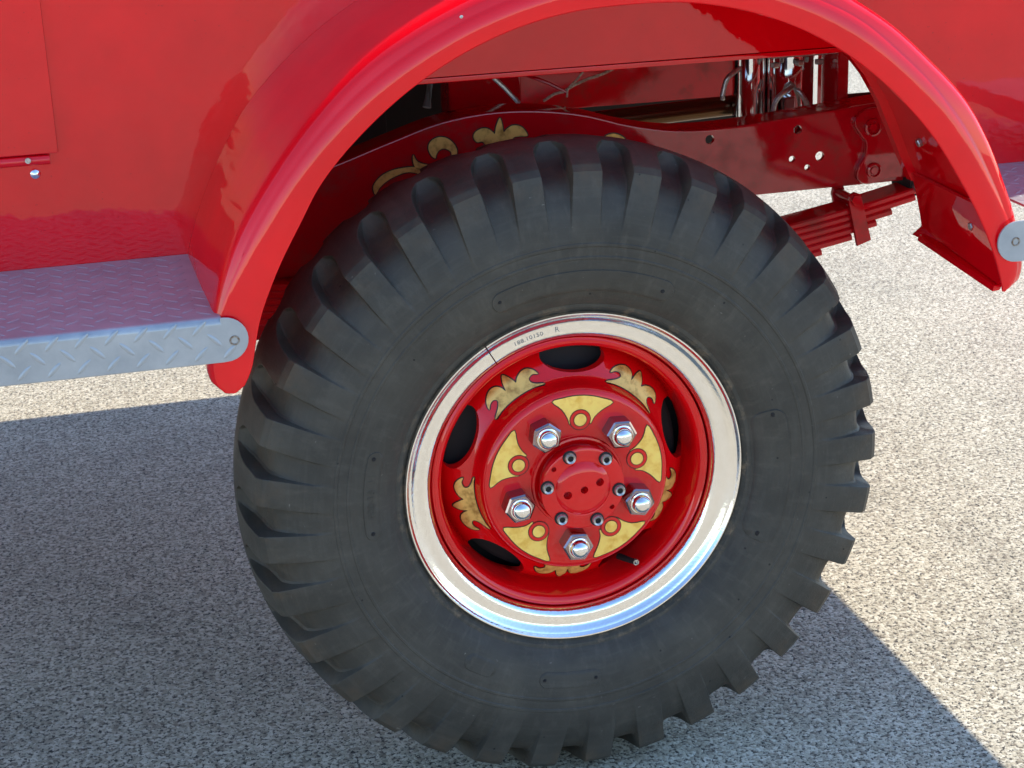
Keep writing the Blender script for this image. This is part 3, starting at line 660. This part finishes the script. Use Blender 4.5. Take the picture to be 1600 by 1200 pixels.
# hub
hp_ = [(0.0, -0.0425), (0.020, -0.0422), (0.034, -0.0405), (0.0425, -0.0370), (0.0448, -0.0345), (0.0462, -0.0350), (0.0655, -0.0350), (0.0675, -0.0340), (0.0682, -0.0315), (0.0682, -0.0240), (0.0670, -0.0225), (0.0605, -0.0225), (0.0600, 0.0050), (0.0690, 0.0060), (0.0695, -0.0050), (0.0715, -0.0062), (0.0745, -0.0055), (0.0755, -0.0035), (0.0755, 0.02), (0.0, 0.02)]
V, F = lathe(hp_, 96); me_ = None
bm = bmesh.new(); vv = [bm.verts.new(v) for v in V]
for f in F:
    try: bm.faces.new([vv[i] for i in f])
    except ValueError: pass
bmesh.ops.remove_doubles(bm, verts=bm.verts, dist=1e-6); bmesh.ops.dissolve_degenerate(bm, edges=bm.edges, dist=1e-7)
hub = bm_obj('hub', bm, M['wheel'], wheel, True, 30); hub.modifiers.clear()
cs = []
for (x, z, r_) in ((0, 0, 0.0062), (0.0275 * math.cos(R(193)), 0.0275 * math.sin(R(193)), 0.0068), (0.0275 * math.cos(R(20)), 0.0275 * math.sin(R(20)), 0.0066), (0.060 * math.cos(R(141)), 0.060 * math.sin(R(141)), 0.0042), (0.060 * math.cos(R(-39)), 0.060 * math.sin(R(-39)), 0.0042)):
    V, F = cyl_y(x, z, -0.06, -0.022, r_, 20); c_ = mesh_obj('c', V, F, M['wheel'], None); cs.append(c_)
for c_ in cs: c_.location = (0, 0, H)
cut(hub, cs)
# studs on the hub flange
tubeprof = [(0.0048, -0.008), (0.0075, -0.0095), (0.0086, -0.0080), (0.0088, 0.0), (0.0050, 0.0)]
Vs, Fs = lathe(tubeprof, 20, closed=True)
Vd, Fd = lathe([(0.0001, -0.0045), (0.0049, -0.0045)], 20)
Vw, Fw = lathe([(0.0088, -0.0022), (0.0112, -0.0018), (0.0112, 0.0004), (0.0088, 0.0004)], 14, closed=True)
for k in range(6):
    a = R(51 + 60 * k); cx, cz = 0.0590 * math.cos(a), 0.0590 * math.sin(a)
    s_ = mesh_obj('hub_nut', [(x + cx, y - 0.0352, z + cz) for x, y, z in Vs], Fs, M['zinc'], wheel)
    mesh_obj('dark_bore_disc', [(x + cx, y - 0.0352, z + cz) for x, y, z in Vd], Fd, M['black'], wheel)  # black disc puts the dark of the hollow nut into colour
    mesh_obj('lock_washer', [(x + cx, y - 0.0352, z + cz) for x, y, z in Vw], Fw, M['black'], wheel, False)
# lug nuts with chrome caps
for k in range(5):
    a = R(49.5 + 72 * k); cx, cz = 0.1035 * math.cos(a), 0.1035 * math.sin(a); ph = R(49.5 + 72 * k + (8, 20, -5, 30, 12)[k])
    bm = bmesh.new(); rings = []
    for r_, y_ in ((0.0252, 0.0), (0.0252, -0.0268), (0.0222, -0.0290), (0.0170, -0.0296), (0.0160, -0.0302)):
        rings.append([bm.verts.new((cx + r_ * math.cos(ph + q * PI / 3), y_, cz + r_ * math.sin(ph + q * PI / 3))) for q in range(6)])
    for A, B in zip(rings, rings[1:]):
        for q in range(6): bm.faces.new((A[q], A[(q + 1) % 6], B[(q + 1) % 6], B[q]))
    bm.faces.new(rings[-1])
    es = [e for e in bm.edges if abs(e.verts[0].co.y - e.verts[1].co.y) > 0.02]
    bmesh.ops.bevel(bm, geom=es, offset=0.0012, segments=2, affect='EDGES')
    bm_obj('lug_nut', bm, M['chrome3'], wheel, True, 30)
    V, F = lathe([(0.0178, -0.0270), (0.0182, -0.0300), (0.0172, -0.0325), (0.0155, -0.0330), (0.0152, -0.0350), (0.0147, -0.0385), (0.0130, -0.0425), (0.0100, -0.0455), (0.0060, -0.0473), (0.0, -0.0478)], 32)
    mesh_obj('nut_cap', [(x + cx, y, z + cz) for x, y, z in V], F, M['chrome2'], wheel, True, 45)
# gold leaf on the disc
WEDGE = [(19.6, 0.1415), (14.2, 0.1247), (10.8, 0.1074), (9.6, 0.0967), (7.8, 0.1055), (4.0, 0.1135), (0.0, 0.1160), (-4.6, 0.1130), (-8.6, 0.1045), (-10.6, 0.0968), (-12.5, 0.1085), (-16.0, 0.1215), (-22.0, 0.1390), (-14.7, 0.1405), (-5.0, 0.1418), (4.0, 0.1422), (12.0, 0.1420)]
FLAME = [(17.5, 0.1590), (12.1, 0.1655), (9.4, 0.1717), (9.5, 0.1763), (11.1, 0.1785), (13.4, 0.1772), (15.6, 0.1735), (14.3, 0.1815), (11.5, 0.1879), (8.1, 0.1908), (5.1, 0.1886), (3.5, 0.1834), (2.7, 0.1760), (1.7, 0.1858), (0.6, 0.1915), (-0.6, 0.1950), (-2.3, 0.1892), (-3.5, 0.1814), (-4.1, 0.1774), (-5.9, 0.1826), (-8.8, 0.1868), (-11.9, 0.1872), (-14.5, 0.1828), (-16.3, 0.1746), (-13.8, 0.1770), (-11.5, 0.1752), (-10.6, 0.1718), (-11.1, 0.1672), (-13.2, 0.1632), (-17.8, 0.1590), (-12.6, 0.1598), (-6.9, 0.1602), (-0.8, 0.1603), (6.2, 0.1602), (11.8, 0.1597)]
def cart(P, rm): return [Vector((math.sin(R(-t)) * 0 + R(t) * rm, r_)) for t, r_ in P]
def decal(name, P, c_ang, rm, lift, m, grid, off=0.0):
    P2 = catmull(cart(P, rm), 3)
    if off: P2 = offset_poly(P2, off)
    v2, f2 = fill(P2, grid); V = []
    for v in v2:
        a = R(c_ang) + v.x / rm; r_ = v.y; V.append((r_ * math.cos(a), wy(r_) - lift, r_ * math.sin(a)))
    return mesh_obj(name, V, f2, m, wheel, True, 60)
for k in range(5):
    ca = 86 + 72 * k; P = [(t * random.uniform(0.97, 1.03), r_) for t, r_ in WEDGE]
    decal('wedge_outline', P, ca, 0.12, 0.0003, M['outline'], 0.02, 0.0016)
    decal('gold_wedge', P, ca, 0.12, 0.0007, M['gold'], 0.02)
    circ = [Vector((math.cos(q * PI / 12), math.sin(q * PI / 12))) for q in range(24)]
    cx, cz = 0.1025 * math.cos(R(ca)), 0.1025 * math.sin(R(ca))
    for nm, r_, ll, mm_ in (('dot_outline', 0.0175, 0.0011, 'outline'), ('dot_field', 0.0163, 0.0014, 'wheel'), ('dot_outline', 0.0112, 0.0018, 'outline'), ('gold_dot', 0.0100, 0.0022, 'gold')):
        mesh_obj(nm, [(cx + c_.x * r_, -ll, cz + c_.y * r_) for c_ in circ], [tuple(range(24))], M[mm_], wheel, False)
    ca = 121.5 + 72 * k
    decal('flame_outline', FLAME, ca, 0.172, 0.0009, M['outline'], 0.004, 0.0016)
    decal('gold_flame', FLAME, ca, 0.172, 0.0018, M['gold2'], 0.004)
# valve stem
V, F = tube([(0.090, 0.075, -0.178), (0.097, 0.045, -0.172), (0.104, 0.028, -0.170)], [0.0058, 0.0050, 0.0046], 12)
mesh_obj('valve_stem', V, F, M['black'], wheel)
V, F = lathe([(0.0001, 0.001), (0.0026, 0.001), (0.0032, -0.0015), (0.0048, -0.0015), (0.0050, 0.004)], 14); mesh_obj('valve_cap', [(x + 0.1045, y + 0.027, z - 0.170) for x, y, z in V], F, M['zinc'], wheel)

# ------------------------------------------------------------------ tyre
SIDE = [(0.262, 0.030), (0.270, 0.016), (0.2785, 0.0075), (0.284, 0.0010), (0.2865, -0.0030), (0.2895, -0.0042), (0.2925, -0.0042), (0.2950, -0.0062), (0.300, -0.0110), (0.310, -0.0175), (0.322, -0.0225), (0.335, -0.0260), (0.348, -0.0285), (0.360, -0.0300), (0.3690, -0.0306), (0.3705, -0.0316), (0.3735, -0.0318), (0.3750, -0.0308),
        (0.380, -0.0312), (0.3885, -0.0312), (0.3900, -0.0326), (0.3940, -0.0328), (0.3955, -0.0318), (0.400, -0.0318), (0.412, -0.0312), (0.425, -0.0298), (0.440, -0.0272), (0.455, -0.0236), (0.470, -0.0200), (0.482, -0.0172), (0.492, -0.0146), (0.5005, -0.0122)]
TREAD = [(0.5012, -0.0112), (0.5088, -0.0042), (0.5098, -0.0028), (0.5125, 0.0060), (0.5165, 0.0200), (0.5200, 0.0320), (0.5230, 0.0450), (0.5242, 0.0510), (0.5250, 0.0560), (0.5258, 0.0610), (0.5266, 0.0660), (0.5272, 0.0700), (0.5278, 0.0740), (0.5282, 0.0770), (0.5286, 0.0800), (0.5289, 0.0825), (0.5292, 0.0850), (0.5295, 0.0880), (0.5300, 0.0930), (0.5310, 0.1080)]
half = SIDE + TREAD
YC = 0.108
full = half + [(r_, 2 * YC - y_) for r_, y_ in reversed(half[:-1])]
NL = 33
def gdepth(r_, y_, side):
    if y_ > YC: y_ = 2 * YC - y_
    if side: return 0.0 if r_ < 0.4005 else 0.0022 + 0.0255 * max(0, (r_ - 0.404) / 0.0965) ** 0.9
    return interp([(-0.012, 0.0280), (0.02, 0.0285), (0.045, 0.0265), (0.064, 0.0225), (0.075, 0.0165), (0.083, 0.0080), (0.088, 0.0), (0.12, 0.0)], y_)
def ghw(r_, y_, side):
    if y_ > YC: y_ = 2 * YC - y_
    if side: return interp([(0.40, 0.195), (0.45, 0.210), (0.50, 0.232)], r_)
    return interp([(0.0, 0.232), (0.045, 0.235), (0.058, 0.222), (0.068, 0.195), (0.076, 0.155), (0.083, 0.10), (0.09, 0.08), (0.12, 0.08)], y_)
FLOOR = [(0.402, -0.0312), (0.418, -0.0290), (0.434, -0.0250), (0.449, -0.0192), (0.462, -0.0120), (0.474, -0.0035), (0.4825, 0.0080), (0.4880, 0.0220), (0.4922, 0.0380), (0.4970, 0.0530), (0.5015, 0.0660), (0.5110, 0.0770), (0.5215, 0.0840), (0.5290, 0.0880)]
def arclen(P):
    L = [0.0]
    for a, b_ in zip(P, P[1:]): L.append(L[-1] + math.hypot(b_[0] - a[0], b_[1] - a[1]))
    return L
FL = arclen(FLOOR); i_lo = next(i for i, q in enumerate(half) if q[0] >= 0.3995 and i < len(SIDE)); i_hi = next(i for i, q in enumerate(half) if q[1] > 0.0875 and i >= len(SIDE))
HL = arclen(half[i_lo:i_hi + 1])
def floor_pt(idx):
    t = HL[idx - i_lo] / HL[-1] * FL[-1]
    return smooth_tab(list(zip(FL, [q[0] for q in FLOOR])), t), smooth_tab(list(zip(FL, [q[1] for q in FLOOR])), t)
V = []; F = []; nr = len(full); ncol = 13
rows_ = []
for i, (r_, y_) in enumerate(full):
    a_, b_ = full[max(0, i - 1)], full[min(nr - 1, i + 1)]
    t = Vector((b_[0] - a_[0], b_[1] - a_[1])).normalized(); nrm = Vector((t.y, -t.x))         # points inward
    idx = i if i < len(half) else nr - 1 - i
    side = idx < len(SIDE); d = gdepth(r_, y_, side); hw = ghw(r_, y_, side)
    if nrm.x > 0 and not side: nrm = -nrm
    yy = y_ if y_ < YC else 2 * YC - y_
    k_ = 0.5 * max(0, min(1, (r_ - 0.42) / 0.0805)) if side else 0.5 + 0.5 * max(0, min(1, (yy + 0.0115) / 0.040))   # from sideways to radial round the shoulder
    inward = (Vector((0.12, 1.0 if y_ < YC else -1.0)) * (1 - k_) + Vector((-1, 0)) * k_).normalized()
    wl_ = 0.030 if d > 0.004 else 0.02
    us = [0.0, 0.12, 0.5 - hw - wl_ - 0.012, 0.5 - hw - wl_, 0.5 - hw, 0.5 - hw * 0.84, 0.5 - hw * 0.45, 0.5 + hw * 0.45, 0.5 + hw * 0.84, 0.5 + hw, 0.5 + hw + wl_, 0.5 + hw + wl_ + 0.012, 0.88]
    ms = [0, 0, 0.0, 0.03, 0.84, 0.96, 1.0, 1.0, 0.96, 0.84, 0.03, 0.0, 0]
    lean = 0.10 * max(0, min(yy, 0.07)) / 0.07 - 0.10 * max(0, (0.498 - r_)) / 0.1 * (1 if side else 0)
    row = []
    for q in range(NL):
        jit = 0.02 * math.sin(q * 2.4) if side else 0.0
        for u, m_ in zip(us, ms):
            a = R(-0.2) - (q + u + lean) * 2 * PI / NL
            rr_, yy_ = r_, y_
            if m_ and i_lo <= idx <= i_hi:
                fr, fy = floor_pt(idx)
                if i >= len(half): fy = 2 * YC - fy
                rr_, yy_ = r_ + (fr - r_) * m_, y_ + (fy - y_) * m_
            x_, z_ = rr_ * math.cos(a), rr_ * math.sin(a)
            wn = noise.noise(Vector((x_ * 6, yy_ * 6, z_ * 6))) * 0.0012
            x_ += wn * math.cos(a); z_ += wn * math.sin(a)
            z_ = max(z_, -H + 0.0006)
            row.append(len(V)); V.append((x_, yy_, z_))
    rows_.append(row)
nc = NL * ncol
for i in range(nr - 1):
    for q in range(nc): F.append((rows_[i][q], rows_[i][(q + 1) % nc], rows_[i + 1][(q + 1) % nc], rows_[i + 1][q]))
tyre = mesh_obj('tyre', V, F, M['rubber'], wheel, True, 22)
def sy(r_): return interp([(a, b_) for a, b_ in SIDE[6:]], r_)
def badge(name, th, dth, r0, r1, lift, grid=0.01, ends=True):
    """raised pill shaped plate moulded on the sidewall"""
    rm = (r0 + r1) / 2; hh = (r1 - r0) / 2; L = R(dth) * rm / 2
    rad = min(hh, 0.5 * hh + 0.006) if not ends else hh
    P = []
    for cx, cy, a0 in ((L - rad, hh - rad, 0), (-L + rad, hh - rad, 90), (-L + rad, -hh + rad, 180), (L - rad, -hh + rad, 270)):
        for k in range(7): P.append(Vector((cx + rad * math.cos(R(a0 + 15 * k)), cy + rad * math.sin(R(a0 + 15 * k)))))
    Q = [P[0]]
    for p in P[1:]:
        if (p - Q[-1]).length > 1e-5: Q.append(p)
    if (Q[0] - Q[-1]).length < 1e-5: Q.pop()
    D = []
    for i in range(len(Q)):
        a, b_ = Q[i], Q[(i + 1) % len(Q)]; k = max(1, int((b_ - a).length / 0.008))
        for j in range(k): D.append(a.lerp(b_, j / k))
    v2, f2 = fill(D, grid); n_ = len(v2); V = []; Fm = [tuple(f) for f in f2]
    def mp(v, lf): a = R(th) - v.x / rm; r_ = rm + v.y; return (r_ * math.cos(a), sy(r_) - lf, r_ * math.sin(a))
    V = [mp(v, lift) for v in v2]; base_ = len(V); DD = offset_poly(D, 0.0014)
    cnt = len(D); V += [mp(v, -0.0006) for v in DD]
    for i in range(cnt): Fm.append((i, (i + 1) % cnt, base_ + (i + 1) % cnt, base_ + i))
    return mesh_obj(name, V, Fm, M['rubber'], wheel, True, 50)
def rubber_dot(th, r_, rad, lift):
    V, F = lathe([(0.0001, -lift), (rad * 0.45, -lift), (rad * 0.55, 0.0006 - lift), (rad * 0.8, 0.0004 - lift), (rad, 0.0015 - lift)], 16)
    cx, cz, cy = r_ * math.cos(R(th)), r_ * math.sin(R(th)), sy(r_)
    mesh_obj('moulding_dimple', [(x + cx, y + cy, z + cz) for x, y, z in V], F, M['black'], wheel)
badge('size_badge', 175.2, 24.5, 0.3235, 0.3475, 0.0014)
badge('sidewall_badge', -94.6, 17.5, 0.3265, 0.3510, 0.0014)
badge('sidewall_badge', -121.5, 9.5, 0.324, 0.350, 0.0009)
badge('maker_badge', -4.5, 40.0, 0.297, 0.349, 0.0022, 0.012, False)
badge('maker_badge', 88.0, 50.0, 0.318, 0.352, 0.0017, 0.012)
for th, r_, rad in ((164.8, 0.339, 0.0035), (-174.2, 0.337, 0.0035), (-102, 0.339, 0.003), (-87.3, 0.340, 0.003), (66.0, 0.335, 0.0035), (14.2, 0.331, 0.0045), (-22.6, 0.322, 0.0045), (111, 0.338, 0.003)): rubber_dot(th, r_, rad, 0.0030)
tv, tf = text_geo('900-18  11', 0.0185); VV = []
for v in tv:
    a = R(175.2) - v.x * 0.92 / 0.335; r_ = 0.3290 + v.y * 0.95; VV.append((r_ * math.cos(a), sy(r_) - 0.0023, r_ * math.sin(a)))
mesh_obj('raised_lettering', VV, tf, M['rubber'], wheel, False)
